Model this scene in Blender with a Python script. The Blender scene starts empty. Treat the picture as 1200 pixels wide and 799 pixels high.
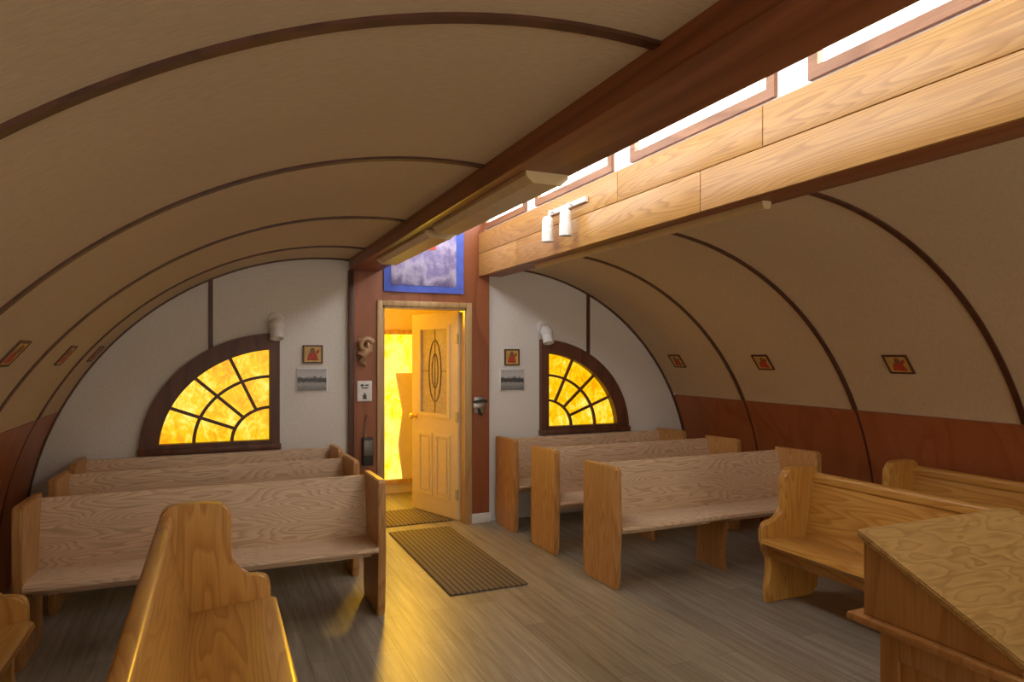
import bpy, bmesh, math, random
from mathutils import Vector, Matrix
from mathutils.geometry import tessellate_polygon
random.seed(4)
PI = math.pi
S = bpy.context.scene
S.view_settings.view_transform = 'Standard'
COL = S.collection
CX, RC, OFFC, ZC = 1.72, 2.21, 0.78, 0.19      # vault: centre line, arc radius, arc centre offset, arc centre height
YB, YF = 6.0, -2.6
ZW = 1.15                                       # wainscot top

# ------------------------------------------------------------------ materials
def newmat(name):
    m = bpy.data.materials.new(name); m.use_nodes = True
    nt = m.node_tree; b = nt.nodes['Principled BSDF']
    return m, nt, b
def N(nt, t, **kw):
    n = nt.nodes.new(t)
    for k, v in kw.items(): setattr(n, k, v)
    return n
def ramp(nt, stops, fac):
    r = N(nt, 'ShaderNodeValToRGB')
    el = r.color_ramp.elements
    while len(el) < len(stops): el.new(0.5)
    for e, (p, c) in zip(el, stops):
        e.position = p; e.color = (c[0], c[1], c[2], 1)
    nt.links.new(fac, r.inputs[0]); return r.outputs[0]
def coords(nt, scale, loc=(0, 0, 0), kind='Object'):
    tc = N(nt, 'ShaderNodeTexCoord'); mp = N(nt, 'ShaderNodeMapping')
    mp.inputs['Scale'].default_value = scale; mp.inputs['Location'].default_value = loc
    nt.links.new(tc.outputs[kind], mp.inputs[0]); return mp.outputs[0]
def noise(nt, vec, scale=1, detail=2, rough=.5, dist=0):
    n = N(nt, 'ShaderNodeTexNoise'); nt.links.new(vec, n.inputs['Vector'])
    n.inputs['Scale'].default_value = scale; n.inputs['Detail'].default_value = detail
    n.inputs['Roughness'].default_value = rough; n.inputs['Distortion'].default_value = dist
    return n.outputs[0]
def math_(nt, op, a, b):
    n = N(nt, 'ShaderNodeMath', operation=op)
    for i, v in enumerate((a, b)):
        if hasattr(v, 'links'): nt.links.new(v, n.inputs[i])
        else: n.inputs[i].default_value = v
    return n.outputs[0]
def mixc(nt, mode, fac, a, b):
    n = N(nt, 'ShaderNodeMixRGB', blend_type=mode)
    for i, v in enumerate((fac, a, b)):
        if hasattr(v, 'links'): nt.links.new(v, n.inputs[i])
        elif i == 0: n.inputs[0].default_value = v
        else: n.inputs[i].default_value = (v[0], v[1], v[2], 1)
    return n.outputs[0]
def bump(nt, b, h, strength=.2, dist=.01):
    n = N(nt, 'ShaderNodeBump'); n.inputs['Strength'].default_value = strength
    n.inputs['Distance'].default_value = dist
    nt.links.new(h, n.inputs['Height']); nt.links.new(n.outputs[0], b.inputs['Normal'])

def plain(name, c, rough=.5, metal=0, var=.06):
    m, nt, b = newmat(name)
    f = noise(nt, coords(nt, (14, 14, 14)), 1, 3)
    lo = [x*(1-var) for x in c]; hi = [min(1, x*(1+var)) for x in c]
    nt.links.new(ramp(nt, [(.3, lo), (.7, hi)], f), b.inputs['Base Color'])
    b.inputs['Roughness'].default_value = rough; b.inputs['Metallic'].default_value = metal
    return m
def wood(name, light, dark, axis=0, ring=10, rough=.42, across=4.5, along=.55, fine=.22, coat=0, seed=0):
    m, nt, b = newmat(name)
    sc = [across]*3; sc[axis] = along
    n1 = noise(nt, coords(nt, sc, (seed, seed*.7, seed*.3)), 1, 1.5, .45, .15)
    saw = math_(nt, 'FRACT', math_(nt, 'MULTIPLY', n1, ring), 0)
    col = ramp(nt, [(0, light), (.45, [l*.75+d*.25 for l, d in zip(light, dark)]), (.85, dark), (1, light)], saw)
    s2 = [170]*3; s2[axis] = 5
    f = noise(nt, coords(nt, s2), 1, 3, .6)
    k = ramp(nt, [(.3, (1-fine,)*3), (.7, (1, 1, 1))], f)
    s3 = [1.6]*3; s3[axis] = .7
    f3 = noise(nt, coords(nt, s3, (3, 1, seed)), 1, 2)
    k3 = ramp(nt, [(.3, (.86, .84, .82)), (.7, (1, 1, 1))], f3)
    nt.links.new(mixc(nt, 'MULTIPLY', 1, mixc(nt, 'MULTIPLY', 1, col, k), k3), b.inputs['Base Color'])
    b.inputs['Roughness'].default_value = rough
    b.inputs['Coat Weight'].default_value = coat; b.inputs['Coat Roughness'].default_value = .18
    bump(nt, b, f, .08, .002)
    return m
def emis(name, stops, strength, scale, seed=0, detail=6):
    m, nt, b = newmat(name)
    f1 = noise(nt, coords(nt, scale, (seed, seed, seed)), 1, detail, .70, .8)
    f2 = noise(nt, coords(nt, (3.2, 3.2, 3.2), (seed+5, 2, seed)), 1, 2)
    f = math_(nt, 'ADD', math_(nt, 'MULTIPLY', f1, .65), math_(nt, 'MULTIPLY', f2, .35))
    c = ramp(nt, stops, f)
    b.inputs['Base Color'].default_value = (.1, .06, .01, 1); nt.links.new(c, b.inputs['Emission Color'])
    b.inputs['Emission Strength'].default_value = strength; b.inputs['Roughness'].default_value = .25
    return m
M = {}
BL, BD = (.90, .68, .46), (.66, .44, .275)
M['bleach_x'] = wood('bleached_oak_long', BL, BD, 0, 24, across=9, along=1.3, fine=.18)
M['bleach_z'] = wood('bleached_oak_upright', (.68, .37, .135), (.50, .24, .068), 2, 14, across=7, along=.9)
GL, GD = (.72, .38, .085), (.54, .24, .042)
M['gold_x'] = wood('golden_oak_long', GL, GD, 0, 15, .34, across=6, along=.7, coat=.25)
M['gold_z'] = wood('golden_oak_upright', GL, GD, 2, 14, .34, across=5.5, along=.8, coat=.25, seed=4)
M['fir'] = wood('golden_fir', (.62, .345, .098), (.46, .225, .055), 1, 24, .4, along=.5, across=8)
M['beam'] = wood('red_brown_beam', (.36, .12, .045), (.24, .072, .026), 1, 7, .4, along=.3)
M['panel'] = wood('red_brown_plywood', (.39, .125, .046), (.30, .086, .028), 2, 7, .4, across=3, along=.4)
M['dark'] = wood('dark_brown_trim', (.125, .045, .024), (.08, .027, .015), 2, 5, .45)
M['wframe'] = wood('arched_window_frame_wood', (.17, .058, .030), (.105, .035, .018), 2, 5, .45)
M['frame'] = wood('clerestory_frame_wood', (.40, .19, .09), (.28, .12, .05), 1, 6, .45)
M['casing'] = wood('oak_casing', (.66, .44, .20), (.54, .33, .13), 2, 8, .4)
M['lect'] = wood('lectern_wood', (.50, .245, .075), (.39, .17, .043), 2, 9, .38, across=5, along=.6, coat=.15)
M['lecttop'] = wood('lectern_plywood', (.52, .315, .105), (.385, .215, .060), 0, 7, .5, across=15, along=5)
M['white'] = plain('white_enamel', (.80, .79, .77), .35)
M['fixture'] = plain('cream_enamel_fixture', (.68, .53, .29), .4)
M['black'] = plain('black_metal', (.03, .03, .03), .4)
M['steel'] = plain('dull_steel', (.45, .44, .42), .35, .9)
M['dsteel'] = plain('dark_steel', (.18, .17, .16), .4, .5)
M['lead'] = plain('leading_came', (.16, .12, .07), .35, .7)
M['brass'] = plain('brass', (.75, .52, .18), .3, 1)
M['doorpaint'] = plain('cream_door_paint', (.76, .65, .42), .4, var=.03)
M['cream'] = plain('cream_wall_paint', (.76, .67, .48), .6, var=.04)
M['plaster'] = plain('white_clerestory_paint', (.80, .80, .77), .6, var=.04)
AMB = [(.33, (.62, .19, .0)), (.43, (.95, .41, .0)), (.51, (1, .56, .0)), (.62, (1, .84, .16))]
M['amber'] = emis('amber_window_glass', AMB, 1.16, (17, 17, 13), 0, 10)
M['amber2'] = emis('amber_vestibule_glass', [(.32, (.42, .16, .0)), (.43, (.5, .28, .0)), (.58, (.5, .40, .07))], 3.4, (12, 12, 8), 3, 9)
m, nt, b = newmat('bright_frosted_glass')
nt.links.new(ramp(nt, [(.3, (.93, .96, 1)), (.7, (1, 1, 1))], noise(nt, coords(nt, (2, 2, 2)))), b.inputs['Emission Color'])
b.inputs['Emission Strength'].default_value = 8; M['sky'] = m
# vault fabric
m, nt, b = newmat('woven_beige_ceiling')
w = noise(nt, coords(nt, (28, 210, 28)), 1, 3, .65)
big = noise(nt, coords(nt, (.8, .8, .8)), 1, 2)
c = mixc(nt, 'MULTIPLY', 1, ramp(nt, [(.3, (.60, .48, .315)), (.7, (.74, .61, .42))], w), ramp(nt, [(.3, (.92, .92, .92)), (.7, (1, 1, 1))], big))
nt.links.new(c, b.inputs['Base Color']); b.inputs['Roughness'].default_value = .75
bump(nt, b, w, .2, .003); M['vault'] = m
# back wall
m, nt, b = newmat('textured_white_wall')
w = noise(nt, coords(nt, (60, 60, 60)), 1, 4, .6)
nt.links.new(ramp(nt, [(.3, (.72, .70, .66)), (.7, (.82, .80, .76))], w), b.inputs['Base Color'])
b.inputs['Roughness'].default_value = .65; bump(nt, b, w, .3, .006); M['wall'] = m
# wainscot
M['wains'] = wood('red_wainscot_plywood', (.50, .160, .054), (.43, .128, .040), 2, 6, .38, across=2.6, along=.5, fine=.25)
# floor planks along Y
m, nt, b = newmat('grey_plank_floor')
tc = N(nt, 'ShaderNodeTexCoord'); mp = N(nt, 'ShaderNodeMapping'); mp.inputs['Rotation'].default_value = (0, 0, PI/2)
nt.links.new(tc.outputs['Object'], mp.inputs[0])
br = N(nt, 'ShaderNodeTexBrick'); nt.links.new(mp.outputs[0], br.inputs['Vector'])
br.inputs['Scale'].default_value = 1; br.inputs['Brick Width'].default_value = 1.2; br.inputs['Row Height'].default_value = .15
br.inputs['Mortar Size'].default_value = .0015; br.offset = .37
br.inputs['Color1'].default_value = (.31, .27, .205, 1); br.inputs['Color2'].default_value = (.415, .365, .285, 1)
br.inputs['Mortar'].default_value = (.15, .125, .09, 1)
st = noise(nt, coords(nt, (28, 1.6, 1)), 1, 5, .65, .4)
c = mixc(nt, 'MULTIPLY', 1, br.outputs[0], ramp(nt, [(.3, (.54, .52, .50)), (.68, (1.0, 1.0, 1.0))], st))
nt.links.new(c, b.inputs['Base Color']); b.inputs['Roughness'].default_value = .40
bump(nt, b, st, .06, .003); M['floor'] = m
# ribbed mat
m, nt, b = newmat('ribbed_brown_mat')
wv = N(nt, 'ShaderNodeTexWave', bands_direction='X'); wv.inputs['Scale'].default_value = 8
nt.links.new(coords(nt, (1, 1, 1)), wv.inputs['Vector'])
nt.links.new(ramp(nt, [(.25, (.095, .070, .044)), (.75, (.205, .155, .095))], wv.outputs['Fac']), b.inputs['Base Color'])
b.inputs['Roughness'].default_value = .9; bump(nt, b, wv.outputs['Fac'], .5, .008); M['mat'] = m
# grey photo print
def print_mat(name, stops, scale=(3, 3, 3), zmix=.8):
    m, nt, b = newmat(name)
    tc = N(nt, 'ShaderNodeTexCoord'); sp = N(nt, 'ShaderNodeSeparateXYZ'); nt.links.new(tc.outputs['Generated'], sp.inputs[0])
    n = noise(nt, coords(nt, scale, kind='Generated'), 1, 4, .6)
    f = math_(nt, 'ADD', math_(nt, 'MULTIPLY', sp.outputs[2], zmix), math_(nt, 'MULTIPLY', n, 1-zmix))
    nt.links.new(ramp(nt, stops, f), b.inputs['Base Color']); b.inputs['Roughness'].default_value = .4
    return m
M['photo'] = print_mat('grey_photo_print', [(.15, (.16, .16, .16)), (.38, (.38, .38, .38)), (.46, (.05, .05, .05)), (.56, (.10, .10, .10)), (.62, (.55, .55, .56)), (.9, (.42, .42, .44))], (6, 6, 9), .72)
M['gold'] = plain('gold_leaf_print', (.62, .40, .10), .4, var=.25)
M['redp'] = plain('red_print', (.45, .05, .03), .5, var=.3)
M['skin'] = plain('ochre_print', (.25, .11, .04), .5, var=.2)
M['blue'] = plain('royal_blue_cloth', (.075, .13, .58), .7, var=.12)
M['banner'] = print_mat('cloud_picture', [(.26, (.12, .10, .24)), (.38, (.42, .38, .54)), (.46, (.20, .17, .38)), (.56, (.50, .44, .62)), (.68, (.19, .18, .50)), (.82, (.11, .15, .54))], (3, 1, 3), .45)
M['pale'] = plain('pale_pink_print', (.80, .60, .62), .6, var=.2)
M['orange'] = plain('orange_red_print', (.60, .10, .06), .6, var=.3)
M['carved'] = wood('carved_wood', (.62, .40, .22), (.42, .24, .12), 2, 6, .4)
m, nt, b = newmat('etched_door_glass')
f = noise(nt, coords(nt, (40, 40, 40)), 1, 2)
nt.links.new(ramp(nt, [(.3, (.46, .40, .29)), (.7, (.58, .52, .39))], f), b.inputs['Base Color'])
b.inputs['Roughness'].default_value = .2; bump(nt, b, f, .3, .004); M['glass'] = m

# ------------------------------------------------------------------ mesh helpers
def B(): return bmesh.new()
def box(bm, x0, x1, y0, y1, z0, z1, bev=0, seg=2):
    v = [bm.verts.new(p) for p in ((x0,y0,z0),(x1,y0,z0),(x1,y1,z0),(x0,y1,z0),(x0,y0,z1),(x1,y0,z1),(x1,y1,z1),(x0,y1,z1))]
    fs = [bm.faces.new([v[i] for i in q]) for q in ((3,2,1,0),(4,5,6,7),(0,1,5,4),(1,2,6,5),(2,3,7,6),(3,0,4,7))]
    if bev:
        es = list({e for f in fs for e in f.edges})
        bmesh.ops.bevel(bm, geom=es, offset=bev, segments=seg, affect='EDGES', profile=.5, clamp_overlap=True)
def p3(ax, a, p):
    return (a, p[0], p[1]) if ax == 'x' else (p[0], a, p[1]) if ax == 'y' else (p[0], p[1], a)
def prism(bm, poly, ax, a0, a1, bev=0, seg=2, holes=()):
    loops = [list(poly)] + [list(h) for h in holes]
    flat = [p for l in loops for p in l]
    v0 = [bm.verts.new(p3(ax, a0, p)) for p in flat]; v1 = [bm.verts.new(p3(ax, a1, p)) for p in flat]
    fs = []
    if holes:
        for t in tessellate_polygon([[Vector((p[0], p[1], 0)) for p in l] for l in loops]):
            fs.append(bm.faces.new([v0[i] for i in t])); fs.append(bm.faces.new([v1[i] for i in reversed(t)]))
    else:
        fs.append(bm.faces.new(v0)); fs.append(bm.faces.new(list(reversed(v1))))
    caps = list(fs); k = 0
    for l in loops:
        n = len(l)
        for i in range(n):
            a, c = k+i, k+(i+1) % n
            fs.append(bm.faces.new((v0[c], v0[a], v1[a], v1[c])))
        k += n
    if bev:
        es = list({e for f in caps[:2] for e in f.edges})
        bmesh.ops.bevel(bm, geom=es, offset=bev, segments=seg, affect='EDGES', clamp_overlap=True)
def lathe(bm, prof, mat=Matrix(), n=24, cap=True):
    rings = []
    for r, z in prof:
        rings.append([bm.verts.new(mat @ Vector((r*math.cos(2*PI*i/n), r*math.sin(2*PI*i/n), z))) for i in range(n)])
    for a, c in zip(rings, rings[1:]):
        for i in range(n): bm.faces.new((a[i], a[(i+1) % n], c[(i+1) % n], c[i]))
    if cap:
        bm.faces.new(list(reversed(rings[0]))); bm.faces.new(rings[-1])
def tube(bm, pts, r, n=10, closed=False):
    pts = [Vector(p) for p in pts]; rs = r if isinstance(r, (list, tuple)) else [r]*len(pts)
    rings = []; L = len(pts); up = Vector((.13, .31, .94)).normalized()
    for i, p in enumerate(pts):
        a = pts[(i-1) % L] if closed or i else p; c = pts[(i+1) % L] if closed or i < L-1 else p
        t = (c-a).normalized(); u = t.cross(up)
        if u.length < .05: u = t.cross(Vector((1, 0, 0)))
        u.normalize(); w = t.cross(u)
        rings.append([bm.verts.new(p + (u*math.cos(2*PI*k/n) + w*math.sin(2*PI*k/n))*rs[i]) for k in range(n)])
    pr = list(zip(rings, rings[1:])) + ([(rings[-1], rings[0])] if closed else [])
    for a, c in pr:
        for i in range(n): bm.faces.new((a[i], a[(i+1) % n], c[(i+1) % n], c[i]))
    if not closed:
        bm.faces.new(list(reversed(rings[0]))); bm.faces.new(rings[-1])
def obj(name, bm, mat, parent=None, smooth=True):
    bmesh.ops.recalc_face_normals(bm, faces=bm.faces)
    me = bpy.data.meshes.new(name); bm.to_mesh(me); bm.free()
    me.materials.append(mat)
    if smooth:
        me.polygons.foreach_set('use_smooth', [True]*len(me.polygons)); me.set_sharp_from_angle(angle=math.radians(32))
    o = bpy.data.objects.new(name, me); COL.objects.link(o)
    if parent: o.parent = parent
    return o
def tag(o, label=None, cat=None, group=None, kind=None):
    if label: o['label'] = label
    if cat: o['category'] = cat
    if group: o['group'] = group
    if kind: o['kind'] = kind
    return o
def empty(name, loc=(0, 0, 0), rz=0, **kw):
    o = bpy.data.objects.new(name, None); COL.objects.link(o); o.empty_display_size = .1
    o.location = loc; o.rotation_euler = (0, 0, rz); tag(o, **kw); return o
def dup(root, loc, rz, label):
    r = root.copy(); COL.objects.link(r); r.location = loc; r.rotation_euler = (0, 0, rz); r['label'] = label
    for ch in list(root.children):
        c = ch.copy(); COL.objects.link(c); c.parent = r
        for g in list(ch.children):
            d = g.copy(); COL.objects.link(d); d.parent = c
    return r
def struct(name, bm, mat, label, cat, smooth=True):
    return tag(obj(name, bm, mat, None, smooth), label, cat, None, 'structure')

# ------------------------------------------------------------------ shell
def off_at(z): return OFFC + math.sqrt(RC*RC - (z-ZC)**2)
def arc(s, o_in, z_low, r=RC, n=40):
    a0 = math.acos(max(-1, min(1, (o_in-OFFC)/r))); a1 = math.asin((z_low-ZC)/r)
    return [(CX + s*(OFFC + r*math.cos(a0+(a1-a0)*i/n)), ZC + r*math.sin(a0+(a1-a0)*i/n)) for i in range(n+1)]
def band(s, o_in, z_low, r0, r1, y0, y1, n=40):
    bm = B(); prism(bm, arc(s, o_in, z_low, r0, n) + arc(s, o_in, z_low, r1, n)[::-1], 'y', y0, y1); return bm
bm = B(); box(bm, -1.5, 4.95, YF, 7.75, -.06, 0)
struct('floor', bm, M['floor'], 'grey brown wood plank floor running under all the pews', 'floor', False)
LIN, RIN = .62, .60
struct('ceiling', band(-1, LIN, ZW, RC, RC+.08, YF, YB+.1), M['vault'], 'beige woven vaulted ceiling on the left of the roof opening', 'ceiling')
struct('ceiling', band(1, .76, ZW, RC, RC+.08, YF, YB+.1), M['vault'], 'beige woven vaulted ceiling on the right of the roof opening', 'ceiling')
RIBS = {-1: [1.50, 2.77, 4.1, 5.3], 1: [2.53, 3.72, 4.92]}
for s, nm in ((-1, 'left'), (1, 'right')):
    def lowarc(r, za, zb, n=12): return [(CX + s*(OFFC+math.sqrt(r*r-(z-ZC)**2)), z) for z in [za+(zb-za)*i/n for i in range(n+1)]]
    bm = B(); ys = [YF] + RIBS[s] + [YB]
    for a, c in zip(ys, ys[1:]):
        prism(bm, lowarc(RC, 0, ZW-.004) + lowarc(RC+.08, 0, ZW-.004)[::-1], 'y', a+.003, c-.003)
    struct('wall_'+nm, bm, M['wains'], 'red brown plywood wainscot curving along the %s side wall' % nm, 'wall')
# ribs, each going on as a narrow seam cover over the wainscot
k = 1
for s, ys in RIBS.items():
    for i, y in enumerate(ys):
        nth = ['nearest', 'second nearest', 'third nearest', 'farthest'][i] if s < 0 else ['nearest', 'middle', 'farthest'][i]
        bm = band(s, LIN if s < 0 else .765, ZW, RC-.010, RC+.002, y-.019, y+.019)
        def lowarc2(r): return [(CX + s*(OFFC+math.sqrt(r*r-(z-ZC)**2)), z) for z in [.01+(ZW-.01)*i_/12 for i_ in range(13)]]
        prism(bm, lowarc2(RC-.004) + lowarc2(RC+.002)[::-1], 'y', y-.008, y+.008)
        struct('trim_%d' % k, bm, M['dark'],
               'dark brown rib strip on the %s vault, %s of its side' % ('left' if s < 0 else 'right', nth), 'trim'); k += 1
for s in (-1, 1):
    struct('trim_%d' % k, band(s, LIN if s < 0 else .77, .05, RC-.012, RC+.002, YB-.025, YB), M['dark'],
           'dark edge strip where the %s vault meets the white end wall' % ('left' if s < 0 else 'right'), 'trim'); k += 1
# end walls with quarter round window holes
def sector(cx, zb, s, a, b_, i1=0, i2=0, ir=0, n=28):
    A, Bb = a-ir, b_-ir
    t0 = math.asin(i2/Bb); t1 = math.acos(i1/A)
    pts = [(cx+s*i1, zb+i2)]
    for i in range(n+1):
        t = t0+(t1-t0)*i/n; pts.append((cx+s*A*math.cos(t), zb+Bb*math.sin(t)))
    return pts
XL0, XL1 = 1.087, 2.378
WIN = [(.504, -1, 1.03, .94), (2.915, 1, 1.0, .91)]; ZB = .81
for (cx, s, a, b_), nm, xe in zip(WIN, ('left', 'right'), (XL0, XL1)):
    o_in = abs(xe-CX)
    top = arc(s, o_in, .0, RC, 48)
    outer = top + [(xe, 0)]
    bm = B(); prism(bm, outer, 'y', YB, YB+.1, holes=[sector(cx, ZB, s, a, b_, .03, .03, .03)])
    struct('wall_back_'+nm, bm, M['wall'], 'white textured end wall to the %s of the entrance' % nm, 'wall', False)
    # window
    w = empty('window_%d' % (1 if s < 0 else 2), (0, 0, 0), label='quarter round amber window in the white wall %s of the entrance' % nm, cat='window', kind='structure')
    bm = B(); prism(bm, sector(cx, ZB, s, a, b_), 'y', YB-.055, YB+.05, holes=[sector(cx, ZB, s, a, b_, .08, .06, .135)])
    obj('window_frame', bm, M['wframe'], w)
    bm = B(); box(bm, min(cx, cx+s*a)-.01, max(cx, cx+s*a)+.01, YB-.07, YB, ZB-.02, ZB+.03, .006); obj('window_sill', bm, M['wframe'], w)
    bm = B(); prism(bm, sector(cx, ZB, s, a, b_, .06, .05, .09), 'y', YB+.02, YB+.028); obj('pane', bm, M['amber'], w, False)
    bm = B()
    def ell(k_, t): return (cx+s*(.06+(a-.18)*k_*math.cos(t)), ZB+.05+(b_-.17)*k_*math.sin(t))
    ts = [.0+(PI/2)*i/24 for i in range(25)]
    for ra in (.36, .69):
        prism(bm, [ell(ra-.015, t) for t in ts] + [ell(ra+.015, t) for t in ts[::-1]], 'y', YB-.005, YB+.019)
    for ang, k0, k1 in ((23, .36, 1.02), (45, .36, 1.02), (67, .36, 1.02)):
        t = math.radians(ang); p, q = Vector(ell(k0, t)), Vector(ell(k1, t)); d = (q-p).normalized(); nrm = Vector((-d.y, d.x))*.0125
        prism(bm, [tuple(p+nrm), tuple(q+nrm), tuple(q-nrm), tuple(p-nrm)], 'y', YB-.004, YB+.018)
    obj('muntin', bm, M['wframe'], w, False)
    # batten on the wall above
    xb = CX + s*1.74
    zt = ZC + math.sqrt(RC*RC-(1.74-OFFC)**2)
    u = abs(xb-cx)/a
    bm = B(); box(bm, xb-.017, xb+.017, YB-.015, YB, ZB+b_*math.sqrt(1-u*u)-.01, zt-.005)
    struct('trim_%d' % k, bm, M['dark'], 'dark upright batten on the wall above the %s amber window' % nm, 'trim'); k += 1
# entrance panel
bm = B(); DX0, DX1, DZ = 1.365, 2.15, 2.0
prism(bm, [(XL0, 0), (DX0, 0), (DX0, DZ), (DX1, DZ), (DX1, 0), (XL1, 0), (XL1, 3.35), (XL0, 3.35)], 'y', YB-.03, YB+.1)
struct('wall_entrance', bm, M['panel'], 'red brown plywood wall panel around the entrance doorway', 'wall', False)
bm = B(); box(bm, XL0-.02, XL0+.03, YB-.05, YB-.028, 0, 2.3, .004)
struct('trim_%d' % k, bm, M['dark'], 'dark corner post strip left of the entrance panel', 'trim'); k += 1
bm = B()
for x0, x1, z0, z1 in ((DX0-.05, DX0, 0, DZ+.05), (DX1, DX1+.05, 0, DZ+.05), (DX0, DX1, DZ, DZ+.05)): box(bm, x0, x1, YB-.05, YB-.028, z0, z1, .005)
for x0, x1, z0, z1 in ((DX0, DX0+.018, 0, DZ), (DX1-.018, DX1, 0, DZ), (DX0, DX1, DZ-.018, DZ)): box(bm, x0, x1, YB-.035, YB+.1, z0, z1)
struct('trim_%d' % k, bm, M['casing'], 'pale oak casing framing the open entrance doorway', 'door frame'); k += 1
bm = B(); box(bm, DX1+.05, XL1+.01, YB-.045, YB-.03, 0, .09, .004)
struct('baseboard_right', bm, M['white'], 'short white baseboard right of the doorway', 'baseboard')
# beams
bm = B(); box(bm, 1.075, 1.335, YF, YB-.03, 2.30, 2.70, .008)
struct('ceiling_beam', bm, M['beam'], 'red brown timber beam running along the left of the roof opening', 'beam')
rb = empty('ceiling_beam', (0, 0, 0), label='timber beam faced with golden fir boards right of the roof opening', cat='beam', kind='structure')
bm = B(); box(bm, 2.292, 2.50, YF, YB-.03, 2.305, 2.70, .006); obj('beam_core', bm, M['beam'], rb)
for z0, z1, ys in ((2.30, 2.508, [YF, 2.8, 5.1, YB-.03]), (2.511, 2.70, [YF, 2.37, 3.58, YB-.03])):
    for a, c in zip(ys, ys[1:]):
        bm = B(); box(bm, 2.27, 2.291, a+.002, c-.002, z0, z1, .004); obj('facing_board', bm, M['fir'], rb)
# clerestory
wy = [(1.03, 2.12), (2.37, 3.47), (3.74, 4.80), (5.05, 5.90)]
n = 3
for x0, x1, nm in ((2.33, 2.42, 'right'), (1.16, 1.25, 'left')):
    bm = B(); prism(bm, [(YF, 2.70), (YB-.03, 2.70), (YB-.03, 3.35), (YF, 3.35)], 'x', x0, x1,
                    holes=[[(a, 2.77), (c, 2.77), (c, 3.24), (a, 3.24)] for a, c in wy])
    struct('wall_clerestory_'+nm, bm, M['plaster'], 'white painted clerestory wall above the %s beam' % nm, 'wall', False)
    for i, (a, c) in enumerate(wy):
        w = empty('window_%d' % n, (0, 0, 0), label='bright wood framed clerestory window in the %s roof wall, %s from the front' % (nm, ['first', 'second', 'third', 'fourth'][i]), cat='window', kind='structure'); n += 1
        bm = B(); fx0, fx1 = (x0-.02, x0+.05) if nm == 'right' else (x1-.05, x1+.02)
        prism(bm, [(a-.03, 2.735), (c+.03, 2.735), (c+.03, 3.27), (a-.03, 3.27)], 'x', fx0, fx1, holes=[[(a+.02, 2.785), (c-.02, 2.785), (c-.02, 3.22), (a+.02, 3.22)]])
        obj('window_frame', bm, M['frame'], w, False)
        xm = (fx0+fx1)/2
        bm = B(); box(bm, xm-.004, xm+.004, a+.015, c-.015, 2.78, 3.225); obj('pane', bm, M['sky'], w, False)
bm = B(); box(bm, 1.1, 2.48, YF, YB+.1, 3.35, 3.41)
struct('ceiling', bm, M['plaster'], 'flat white ceiling at the top of the roof opening', 'ceiling', False)

# ------------------------------------------------------------------ vestibule
for x0, x1, nm in ((1.02, 1.10, 'left'), (2.52, 2.60, 'right')):
    bm = B(); box(bm, x0, x1, YB+.1, 7.7, 0, 2.2); struct('wall_vestibule_'+nm, bm, M['cream'], 'cream %s side wall of the entrance porch' % nm, 'wall', False)
WX0, WX1, WZ0, WZ1 = 1.18, 2.10, .16, 1.80
def rect(x0, x1, z0, z1): return [(x0, z0), (x1, z0), (x1, z1), (x0, z1)]
bm = B(); prism(bm, rect(1.02, 2.6, 0, 2.2), 'y', 7.62, 7.7, holes=[rect(WX0, WX1, WZ0, WZ1)])
struct('wall_vestibule_back', bm, M['cream'], 'cream far wall of the entrance porch', 'wall', False)
w = empty('window_%d' % n, (0, 0, 0), label='tall glowing amber window in the porch beyond the doorway', cat='window', kind='structure')
bm = B(); prism(bm, rect(WX0-.05, WX1+.05, WZ0-.05, WZ1+.05), 'y', 7.58, 7.66, holes=[rect(WX0, WX1, WZ0, WZ1)]); obj('window_frame', bm, M['casing'], w, False)
bm = B(); box(bm, WX0-.01, WX1+.01, 7.63, 7.64, WZ0-.01, WZ1+.01); obj('pane', bm, M['amber2'], w, False)
bm = B(); prism(bm, [(1.97, WZ0), (WX1, WZ0), (WX1, 1.36), (1.89, 1.36), (1.97, .92), (1.92, .55)], 'y', 7.60, 7.625); obj('brace_board', bm, M['cream'], w, False)
bm = B(); box(bm, 1.02, 2.6, YB+.1, 7.7, 2.2, 2.26); struct('ceiling', bm, M['cream'], 'low ceiling of the entrance porch', 'ceiling', False)
bm = B(); box(bm, 1.10, 2.52, 6.9, 7.0, 2.08, 2.2, .006); struct('trim_%d' % k, bm, M['casing'], 'wooden cross beam under the porch ceiling', 'trim'); k += 1

# door
d = empty('door_1', (DX1-.025, YB+.085, 0), math.atan2(.949, -.316), label='cream entrance door with oval glass standing half open', cat='door', kind='structure')
W, T = .765, .042
bm = B(); prism(bm, [(0, .015), (W, .015), (W, 1.975), (0, 1.975)], 'y', -T/2, T/2, holes=[[(.15, .99), (W-.15, .99), (W-.15, 1.83), (.15, 1.83)]]); obj('door_leaf', bm, M['doorpaint'], d, False)
bm = B(); box(bm, .145, W-.145, -.008, .008, .985, 1.835); g = obj('glass_panel', bm, M['glass'], d)
bm = B()
for y in (-.012, .012):
    tube(bm, [(W/2+.10*math.cos(t), y, 1.41+.30*math.sin(t)) for t in [2*PI*i/40 for i in range(40)]], .005, 8, True)
    tube(bm, [(W/2+.05*math.cos(t), y, 1.41+.17*math.sin(t)) for t in [2*PI*i/32 for i in range(32)]], .004, 8, True)
    for p in ([(W/2, y, 1.0), (W/2, y, 1.82)], [(.16, y, 1.41), (W/2-.1, y, 1.41)], [(W-.16, y, 1.41), (W/2+.1, y, 1.41)]): tube(bm, p, .003, 6)
obj('leading', bm, M['lead'], g)
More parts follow.
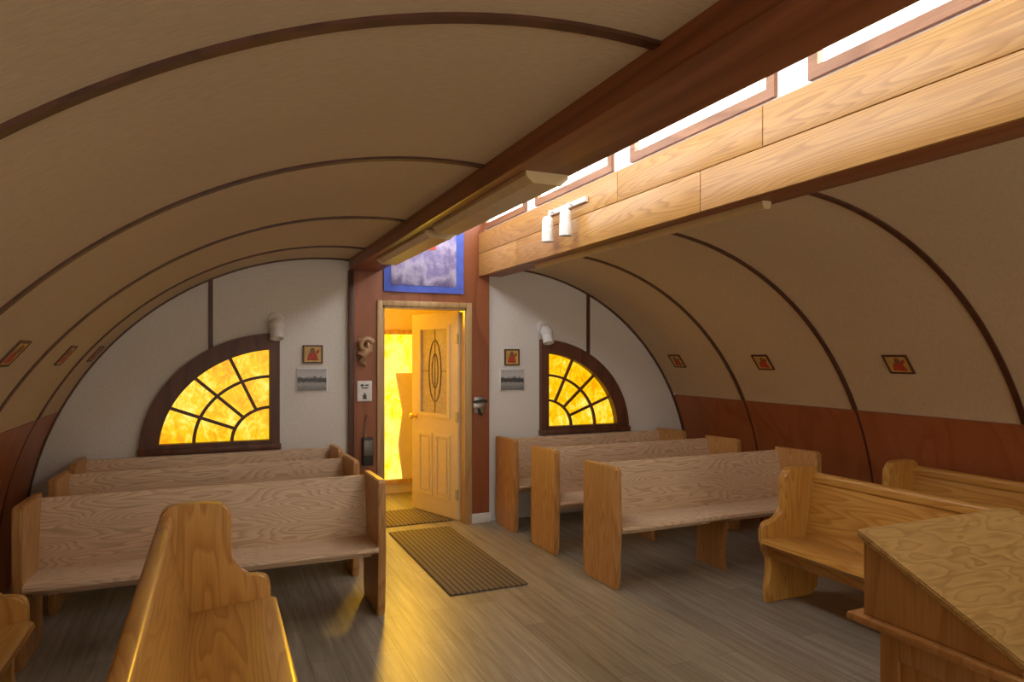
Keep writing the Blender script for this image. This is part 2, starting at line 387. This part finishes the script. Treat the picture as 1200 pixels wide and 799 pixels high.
for y0, y1 in ((T/2, T/2+.012), (-T/2-.012, -T/2)):
    bm = B(); prism(bm, [(.12, .96), (W-.12, .96), (W-.12, 1.86), (.12, 1.86)], 'y', y0, y1, holes=[[(.16, 1.0), (W-.16, 1.0), (W-.16, 1.82), (.16, 1.82)]]); obj('glass_moulding', bm, M['doorpaint'], d, False)
    for xa, xb in ((.12, .355), (.41, .645)):
        bm = B(); prism(bm, [(xa, .18), (xb, .18), (xb, .80), (xa, .80)], 'y', y0, y1, holes=[[(xa+.03, .21), (xb-.03, .21), (xb-.03, .77), (xa+.03, .77)]])
        box(bm, xa+.05, xb-.05, y0+.001, y1-.003, .23, .75, .004); obj('door_panel', bm, M['doorpaint'], d, False)
bm = B()
for s in (1, -1):
    mt = Matrix.Translation((W-.065, s*T/2, .95)) @ Matrix.Rotation(-s*PI/2, 4, 'X')
    lathe(bm, [(.028, 0), (.028, .008), (.012, .012), (.012, .035), (.026, .045), (.030, .058), (.022, .072), (.005, .076)], mt, 18)
obj('knob', bm, M['brass'], d)
for z in (.25, .98, 1.72):
    bm = B(); tube(bm, [(0, T/2+.004, z-.05), (0, T/2+.004, z+.05)], .009, 10); box(bm, .002, .04, T/2-.001, T/2+.002, z-.045, z+.045); obj('hinge', bm, M['steel'], d)

# ------------------------------------------------------------------ mats
bm = B(); box(bm, 1.41, 1.97, 4.23, 5.93, .001, .012, .005)
tag(obj('floor_mat', bm, M['mat']), 'long ribbed brown runner mat on the floor inside the doorway', 'mat')
bm = B(); box(bm, 1.42, 2.08, 6.14, 6.75, .001, .011, .004)
tag(obj('floor_mat', bm, M['mat']), 'small brown doormat on the porch floor under the open door', 'mat')

# ------------------------------------------------------------------ square end pews
def make_pew(L=1.86):
    r = empty('church_pew', cat='pew', group='bleached oak pews facing the front')
    D = .44
    for x0 in (0, L-.045):
        bm = B(); prism(bm, [(.03, 0), (D-.01, 0), (D, .10), (D, .81), (.025, .82), (.0, .80), (.0, .40), (.012, .06)], 'x', x0, x0+.045, .006); obj('end_panel', bm, M['bleach_z'], r)
    bm = B(); prism(bm, [(-.005, .388), (-.012, .40), (-.006, .418), (.05, .424), (.36, .412), (.36, .388)], 'x', .045, L-.045); obj('seat', bm, M['bleach_x'], r)
    bm = B(); prism(bm, [(.335, .405), (.36, .33), (.385, .33), (.428, .775), (.418, .787), (.404, .785)], 'x', .045, L-.045); obj('backrest', bm, M['bleach_x'], r)
    bm = B(); box(bm, .045, L-.045, .20, .225, .31, .388, .003); obj('seat_rail', bm, M['bleach_x'], r)
    for xm in (L*.52,):
        bm = B(); prism(bm, [(.06, 0), (.37, 0), (.35, .10), (.355, .385), (.03, .385), (.05, .30), (.09, .12)], 'x', xm-.02, xm+.02, .004); obj('leg', bm, M['bleach_z'], r)
    return r
p0 = make_pew()
spots = [(-.91, 4.06, 'pale bleached oak pew with square ends, front row left of the aisle'),
         (-.91, 4.86, 'pale bleached oak pew with square ends, middle row left of the aisle'),
         (-.91, 5.50, 'pale bleached oak pew with square ends, back row under the left amber window'),
         (2.45, 3.875, 'pale bleached oak pew with square ends, front row right of the aisle'),
         (2.44, 4.74, 'pale bleached oak pew with square ends, middle row right of the aisle'),
         (2.42, 5.48, 'pale bleached oak pew with square ends, back row under the right amber window')]
for i, (x, y, lb) in enumerate(spots):
    if i == 0: p0.location = (x, y, 0); p0['label'] = lb
    else: dup(p0, (x, y, 0), 0, lb)
# ------------------------------------------------------------------ curved end golden pews
def cubic(p, q, r_, s_, n=8):
    return [tuple((1-t)**3*Vector(p)+3*(1-t)**2*t*Vector(q)+3*(1-t)*t*t*Vector(r_)+t**3*Vector(s_)) for t in [i/n for i in range(n+1)]]
def make_gold(L=2.0):
    r = empty('church_pew', cat='pew', group='golden oak pews with stepped ends along the sides')
    prof = [(.03, 0), (.40, 0), (.45, .05), (.46, .20)] + [(.46, .835)] + cubic((.46, .835), (.46, .88), (.44, .90), (.38, .902), 8)[1:] \
        + [(.29, .903)] + cubic((.26, .902), (.185, .899), (.165, .875), (.165, .82), 8) \
        + cubic((.165, .70), (.165, .59), (.14, .555), (.06, .55), 8) + cubic((.05, .55), (.01, .55), (-.005, .53), (-.005, .49), 6) \
        + [(-.005, .42)] + cubic((.0, .38), (.06, .33), (.065, .20), (.02, .08), 8)
    for x0 in (0, L-.055):
        bm = B(); prism(bm, prof, 'x', x0, x0+.055, .009, 3); obj('end_panel', bm, M['gold_z'], r)
    bm = B(); prism(bm, [(-.02, .40), (-.035, .415), (-.03, .435), (-.01, .445), (.10, .435), (.34, .415), (.37, .40), (.37, .385), (.0, .385)], 'x', .055, L-.055); obj('seat', bm, M['gold_x'], r)
    bm = B(); prism(bm, [(.335, .40), (.36, .30), (.385, .30), (.447, .80), (.425, .81)], 'x', .055, L-.055); obj('backrest', bm, M['gold_x'], r)
    bm = B(); prism(bm, cubic((.405, .795), (.395, .84), (.405, .855), (.43, .858), 6)+cubic((.45, .855), (.465, .85), (.468, .82), (.458, .79), 6), 'x', .055, L-.055); obj('top_rail', bm, M['gold_x'], r)
    bm = B(); box(bm, .055, L-.055, .06, .085, .30, .385, .003); obj('seat_rail', bm, M['gold_x'], r)
    bm = B(); prism(bm, [(.06, 0), (.38, 0), (.36, .10), (.36, .30), (.05, .30), (.09, .12)], 'x', L/2-.02, L/2+.02, .004); obj('leg', bm, M['gold_z'], r)
    return r
g0 = make_gold(2.05)
g0.location = (.24, 1.38, 0); g0.rotation_euler = (0, 0, PI/2); g0['label'] = 'golden oak pew with stepped end panel standing sideways left of the aisle, nearest the camera'
dup(g0, (-.73, 1.48, 0), PI/2, 'golden oak pew cut off at the lower left edge, beside the left wall')
gc = dup(g0, (3.19, 3.36, 0), -PI/2, 'golden oak pew with stepped end panel behind the lectern, right of the aisle')
gd = dup(g0, (4.05, 3.28, 0), -PI/2, 'golden oak pew against the right wall, behind the other golden pew')
gc.scale = (1, 1, .935); gd.scale = (1, 1, .935)

# ------------------------------------------------------------------ lectern
l = empty('lectern', (2.1, 1.2, 0), label='wooden lectern with sloping plywood top in the right foreground', cat='lectern')
def rel(bm): bmesh.ops.translate(bm, verts=bm.verts, vec=(-2.1, -1.2, 0)); return bm
bm = B(); box(bm, 1.80, 2.40, 1.03, 1.40, .06, .79, .006); obj('body', rel(bm), M['lect'], l)
bm = B(); box(bm, 1.77, 2.43, 1.0, 1.43, 0, .07, .008); obj('plinth', rel(bm), M['lect'], l)
bm = B()
for y0, y1 in ((1.03, 1.09), (1.34, 1.40)): box(bm, 1.788, 1.80, y0, y1, .07, .77, .003)
box(bm, 1.788, 1.80, 1.09, 1.34, .70, .77, .003); obj('side_trim', rel(bm), M['lect'], l)
bm = B(); box(bm, 1.72, 2.48, .95, 1.46, .79, .815, .008); obj('ledge', rel(bm), M['lect'], l)
bm = B(); prism(bm, [(.99, .815), (1.42, .815), (1.42, 1.03), (.99, .835)], 'x', 1.745, 2.455, .003); obj('desk_box', rel(bm), M['lect'], l)
sl = (1.03-.835)/.43
bm = B(); prism(bm, [(.965, .835-.025*sl), (1.435, 1.03+.015*sl), (1.435, 1.052+.015*sl), (.965, .857-.025*sl)], 'x', 1.735, 2.465, .004); obj('desk_top', rel(bm), M['lecttop'], l)
bm = B(); box(bm, 1.76, 2.44, .966, .985, .848, .875, .004); obj('book_stop', rel(bm), M['lect'], l)

# ------------------------------------------------------------------ lights and fixtures
def fixture(name, x0, x1, y0, y1, ztop, h, mat, label):
    t = empty(name, ((x0+x1)/2, (y0+y1)/2, ztop), label=label, cat='ceiling light', group='fluorescent strip fixtures under the beams')
    w_, l_ = (x1-x0)/2, (y1-y0)/2
    bm = B(); prism(bm, [(-w_, 0), (w_, 0), (w_, -.018), (w_*.65, -h), (-w_*.65, -h), (-w_, -.018)], 'y', -l_, l_); obj('housing', bm, mat, t)
    for s in (-1, 1):
        bm = B(); prism(bm, [(-w_-.002, 0), (w_+.002, 0), (w_+.002, -.020), (w_*.67, -h-.003), (-w_*.67, -h-.003), (-w_-.002, -.020)], 'y', s*l_-.010, s*l_+.010, .002); obj('end_cap', bm, mat, t)
fixture('strip_light', 1.13, 1.315, 2.45, 3.68, 2.301, .045, M['fixture'], 'long cream strip light under the left beam, nearer one')
fixture('strip_light', 1.13, 1.315, 3.85, 5.10, 2.301, .045, M['fixture'], 'long cream strip light under the left beam, nearer the entrance')
fixture('strip_light', 2.39, 2.44, 2.50, 5.0, 2.306, .036, M['fixture'], 'slim cream strip light under the right beam')

def spot(x, z, label):
    t = empty('wall_spotlight', (x, YB, z), label=label, cat='spotlight', group='white wall spotlights over the amber windows')
    bm = B(); lathe(bm, [(.068, 0), (.068, .012), (.056, .024), (.02, .028)], Matrix.Translation((0, 0, .03)) @ Matrix.Rotation(PI/2, 4, 'X'), 24); obj('mount_plate', bm, M['white'], t)
    bm = B(); tube(bm, [(0, -.02, .03), (0, -.06, .02), (0, -.09, -.02)], .014, 10); obj('arm', bm, M['white'], t)
    bm = B(); mt = Matrix.Translation((0, -.10, -.03)) @ Matrix.Rotation(PI-.35, 4, 'X')
    lathe(bm, [(.008, -.072), (.030, -.066), (.048, -.052), (.060, -.030), (.063, -.008), (.057, .015), (.050, .03), (.052, .034), (.054, .105), (.048, .105), (.042, .05), (.005, .045)], mt, 24, True); obj('lamp_head', bm, M['white'], t)
spot(.475, 1.83, 'white spotlight on the wall at the corner of the left amber window')
spot(2.95, 1.81, 'white spotlight on the wall at the corner of the right amber window')
t = empty('track_light', (2.2705, 4.20, 2.60), label='white twin spotlight bar on the golden boarded beam', cat='spotlight')
bm = B(); box(bm, -.03, 0, -.27, .27, -.018, .018, .006); obj('bar', bm, M['white'], t)
for y in (-.09, .18):
    bm = B(); tube(bm, [(-.02, y, 0), (-.055, y, .0), (-.07, y, -.05)], .011, 10); hd = obj('arm', bm, M['white'], t)
    bm = B(); lathe(bm, [(.008, .008), (.022, .005), (.032, -.004), (.038, -.018), (.040, -.035), (.040, -.085), (.043, -.089), (.043, -.175), (.038, -.175), (.036, -.11), (.004, -.108)], Matrix.Translation((-.075, y, -.045)), 28); obj('lamp_head', bm, M['white'], t)

# ------------------------------------------------------------------ pictures
def icon(mat4, w_, h_, label, group, var=0, dep=.016):
    t = empty('icon_picture', label=label, cat='picture', group=group); t.matrix_world = mat4
    bm = B(); prism(bm, [(-w_/2, -h_/2), (w_/2, -h_/2), (w_/2, h_/2), (-w_/2, h_/2)], 'y', -dep, 0, holes=[[(-w_/2+.012, -h_/2+.012), (w_/2-.012, -h_/2+.012), (w_/2-.012, h_/2-.012), (-w_/2+.012, h_/2-.012)]]); obj('frame', bm, M['dark'], t, False)
    e = dep*.55
    bm = B(); box(bm, -w_/2+.010, w_/2-.010, -e, -.002, -h_/2+.010, h_/2-.010); pr = obj('print', bm, M['gold'], t, False)
    rr = random.Random(var)
    bm = B(); hx = rr.uniform(-.02, .02)
    prism(bm, [(-w_*.30, -h_*.34), (w_*.28, -h_*.34), (w_*.20, -h_*.02), (hx+.02, h_*.10), (hx-.02, h_*.10), (-w_*.22, h_*.0)], 'y', -e-.0015, -e+.0005)
    prism(bm, [(w_*.12, h_*.0), (w_*.32, h_*.08), (w_*.30, h_*.28), (w_*.20, h_*.22)], 'y', -e-.0015, -e+.0005); obj('figure_shape', bm, M['redp'], pr, False)
    bm = B(); prism(bm, [(hx+.022*math.cos(a), h_*.18+.025*math.sin(a)) for a in [2*PI*i/14 for i in range(14)]], 'y', -e-.0018, -e+.0005); obj('head_shape', bm, M['skin'], pr, False)
def on_wall(s, y, z):
    a = math.asin((z-ZC)/RC); R_ = RC
    p = Vector((CX+s*(OFFC+R_*math.cos(a)), y, z)); nrm = Vector((-s*math.cos(a), 0, -math.sin(a)))
    yy = -nrm; zz = Vector((-s*math.sin(a), 0, math.cos(a))); xx = yy.cross(zz)
    m_ = Matrix((xx, yy, zz)).transposed().to_4x4(); m_.translation = p + nrm*.002; return m_
for i, (y, z) in enumerate(((3.5, 1.58), (4.66, 1.57), (5.70, 1.58))):
    icon(on_wall(-1, y, z), .18, .14, 'small red and gold framed picture on the left vault, %s' % ['nearest of three', 'middle of three', 'farthest of three'][i], 'small framed pictures along the side walls', i, .007)
for i, y in enumerate((3.2, 4.45, 5.62)):
    icon(on_wall(1, y, 1.51), .18, .155, 'small red and gold framed picture on the right vault, %s' % ['nearest of three', 'middle of three', 'farthest of three'][i], 'small framed pictures along the side walls', i+5, .010)
def wallx(u): 
    x = (u-600)/800; return YB*(.4008+.9162*x)/(.9162-.4008*x)
def wallz(u, v):
    x = (u-600)/800; return 1.575-(v-415)/800*YB/(.9162-.4008*x)
icon(Matrix.Translation((wallx(366.5), YB-.001, wallz(366, 415))), .165, .155, 'small red and gold framed picture above the grey photo, left white wall', 'small framed pictures on the end wall', 11)
icon(Matrix.Translation((wallx(599.5), YB-.001, wallz(599, 418.5))), .155, .155, 'small red and gold framed picture above the grey photo, right white wall', 'small framed pictures on the end wall', 12)
for u, v, w_, h_, nm in ((365.5, 445, .255, .20, 'left'), (600, 445, .255, .21, 'right')):
    t = empty('photo_print', (wallx(u), YB-.001, wallz(u, v)), label='grey landscape photo print on the white wall %s of the doorway' % nm, cat='picture', group='grey photo prints beside the doorway')
    bm = B(); box(bm, -w_/2, w_/2, -.008, 0, -h_/2, h_/2, .002); obj('mount', bm, M['white'], t)
    bm = B(); box(bm, -w_/2+.008, w_/2-.008, -.010, -.007, -h_/2+.008, h_/2-.008); obj('print', bm, M['photo'], t, False)

# ------------------------------------------------------------------ banner and things on the entrance panel
YP = YB-.03
t = empty('banner', (1.745, YP-.02, 2.76), label='blue bordered cloth banner with cloud picture hanging above the doorway', cat='banner')
def sheet(bm, x0, x1, z0, z1, y, th, nx=24):
    f = lambda x: y - .008*math.sin(x*17) - .004*math.sin(x*41)
    poly = [(x0+(x1-x0)*i/nx, f(x0+(x1-x0)*i/nx)) for i in range(nx+1)]
    prism(bm, [(x, yy-th/2) for x, yy in poly]+[(x, yy+th/2) for x, yy in poly[::-1]], 'z', z0, z1)
bm = B(); sheet(bm, -.37, .37, -.63, 0, 0, .004); obj('cloth', bm, M['blue'], t)
bm = B(); sheet(bm, -.31, .30, -.57, -.03, -.004, .003); pc = obj('cloud_picture', bm, M['banner'], t)
bm = B(); prism(bm, [(-.08, -.20), (.02, -.17), (.06, -.20), (.16, -.12), (.05, -.13), (.06, -.08), (.0, -.12), (-.05, -.10)], 'y', -.021, -.019); obj('pale_shape', bm, M['pale'], pc, False)
bm = B(); prism(bm, [(.03, -.25), (.10, -.24), (.08, -.12), (.04, -.10)], 'y', -.0225, -.0205); obj('red_shape', bm, M['orange'], pc, False)
bm = B(); tube(bm, [(-.39, .004, .0), (.39, .004, .0)], .009, 10); obj('rod', bm, M['dark'], t)
def px(u): return wallx(u)*YP/YB
# carved ornament
x, z = px(426), wallz(426, 410)
t = empty('carved_ornament', (x, YP, z), label='carved wooden scroll ornament on the entrance panel above the white card', cat='carving')
bm = B()
pts = []; rs = []
for i in range(26):
    a = .4 + i*.28; r_ = .066 - .0022*i
    pts.append((.012 + r_*math.cos(a)*.95, -.030-.0012*i, .035 + r_*math.sin(a))); rs.append(.030-.0005*i)
tube(bm, pts, rs, 12); obj('scroll', bm, M['carved'], t)
bm = B(); tube(bm, [(.045, -.02, .06), (.03, -.03, .0), (-.025, -.03, -.05), (-.02, -.03, -.10), (.02, -.025, -.135)], [.03, .045, .046, .034, .012], 12); obj('stem', bm, M['carved'], t)
bm = B(); lathe(bm, [(.004, 0), (.03, .006), (.032, .02), (.02, .035), (.004, .04)], Matrix.Translation((-.03, -.015, .07)) @ Matrix.Rotation(PI/2, 4, 'X'), 16); obj('rosette', bm, M['carved'], t)
# card
x, z = px(427), wallz(427, 458)
t = empty('notice_card', (x, YP, z), label='white framed notice card on the entrance panel left of the door', cat='card')
bm = B(); box(bm, -.065, .065, -.014, 0, -.09, .09, .004); obj('frame', bm, M['white'], t)
for zc in (.042, -.042):
    bm = B(); box(bm, -.05, .05, -.016, -.013, zc-.035, zc+.035); pn = obj('panel', bm, M['plaster'], t, False)
    bm = B()
    if zc > 0:
        for x0, x1, z0, z1 in ((-.035, -.008, .0, .018), (.004, .034, .004, .016), (-.03, .03, -.018, -.009)): box(bm, x0, x1, -.0175, -.0155, zc+z0, zc+z1)
    else:
        prism(bm, [(-.018, zc-.026), (.018, zc-.026), (.014, zc-.002), (.020, zc+.008), (.006, zc+.010), (.008, zc+.026), (-.008, zc+.026), (-.006, zc+.010), (-.020, zc+.006), (-.014, zc-.004)], 'y', -.0175, -.0155)
    obj('dark_symbol', bm, M['black'], pn, False)
# box with rod
x = px(430)
t = empty('wall_box', (x, YP, wallz(430, 528)), label='narrow dark metal box with thin rod on the panel left of the door', cat='box')
bm = B(); box(bm, -.045, .045, -.06, 0, -.12, .12, .006); obj('body', bm, M['black'], t)
bm = B(); box(bm, -.04, .04, -.066, -.059, -.03, .10, .003); obj('lid', bm, M['dsteel'], t)
bm = B(); tube(bm, [(-.02, -.03, .11), (-.02, -.03, .25), (-.005, -.03, .32)], .006, 8); obj('rod', bm, M['steel'], t)
# fitting to the right of the door
x, z = px(562), wallz(562, 474)
t = empty('wall_fitting', (x, YP, z), label='small grey metal latch fitting on the panel right of the door', cat='latch')
bm = B(); box(bm, -.055, .055, -.012, 0, -.075, .075, .004); obj('backplate', bm, M['steel'], t)
bm = B(); box(bm, -.075, .045, -.045, -.011, -.03, .02, .008); obj('latch_body', bm, M['steel'], t)
bm = B(); tube(bm, [(-.07, -.03, .03), (.03, -.04, .045), (.06, -.04, .03)], .012, 10); tube(bm, [(-.02, -.03, -.03), (-.01, -.04, -.075), (.01, -.035, -.09)], .012, 10); obj('latch_lever', bm, M['black'], t)

# ------------------------------------------------------------------ world, lamps, camera
w = bpy.data.worlds.new('World'); S.world = w; w.use_nodes = True
bg = w.node_tree.nodes['Background']; bg.inputs[0].default_value = (1, .89, .72, 1); bg.inputs[1].default_value = 2.1
def area(name, loc, target, sx, sy, e, c, spread=PI):
    la = bpy.data.lights.new(name, 'AREA'); la.shape = 'RECTANGLE'; la.size = sx; la.size_y = sy; la.energy = e; la.color = c; la.spread = spread
    o = bpy.data.objects.new(name, la); COL.objects.link(o); o.location = loc
    o.rotation_euler = (Vector(target)-Vector(loc)).to_track_quat('-Z', 'Y').to_euler(); return o
area('porch_amber_fill', (1.80, 7.4, 2.06), (1.3, 4.3, .0), .6, .2, 42, (1, .53, .012), math.radians(125))  # added unseen amber light under the porch ceiling, boosts the window's floor glow
cam = bpy.data.cameras.new('camera'); co = bpy.data.objects.new('camera', cam); COL.objects.link(co)
cam.lens = 24; cam.sensor_width = 36; cam.shift_y = (415-399.5)/1200
co.location = (0, 0, 1.575); co.rotation_euler = (PI/2, 0, -math.radians(23.63))
S.camera = co
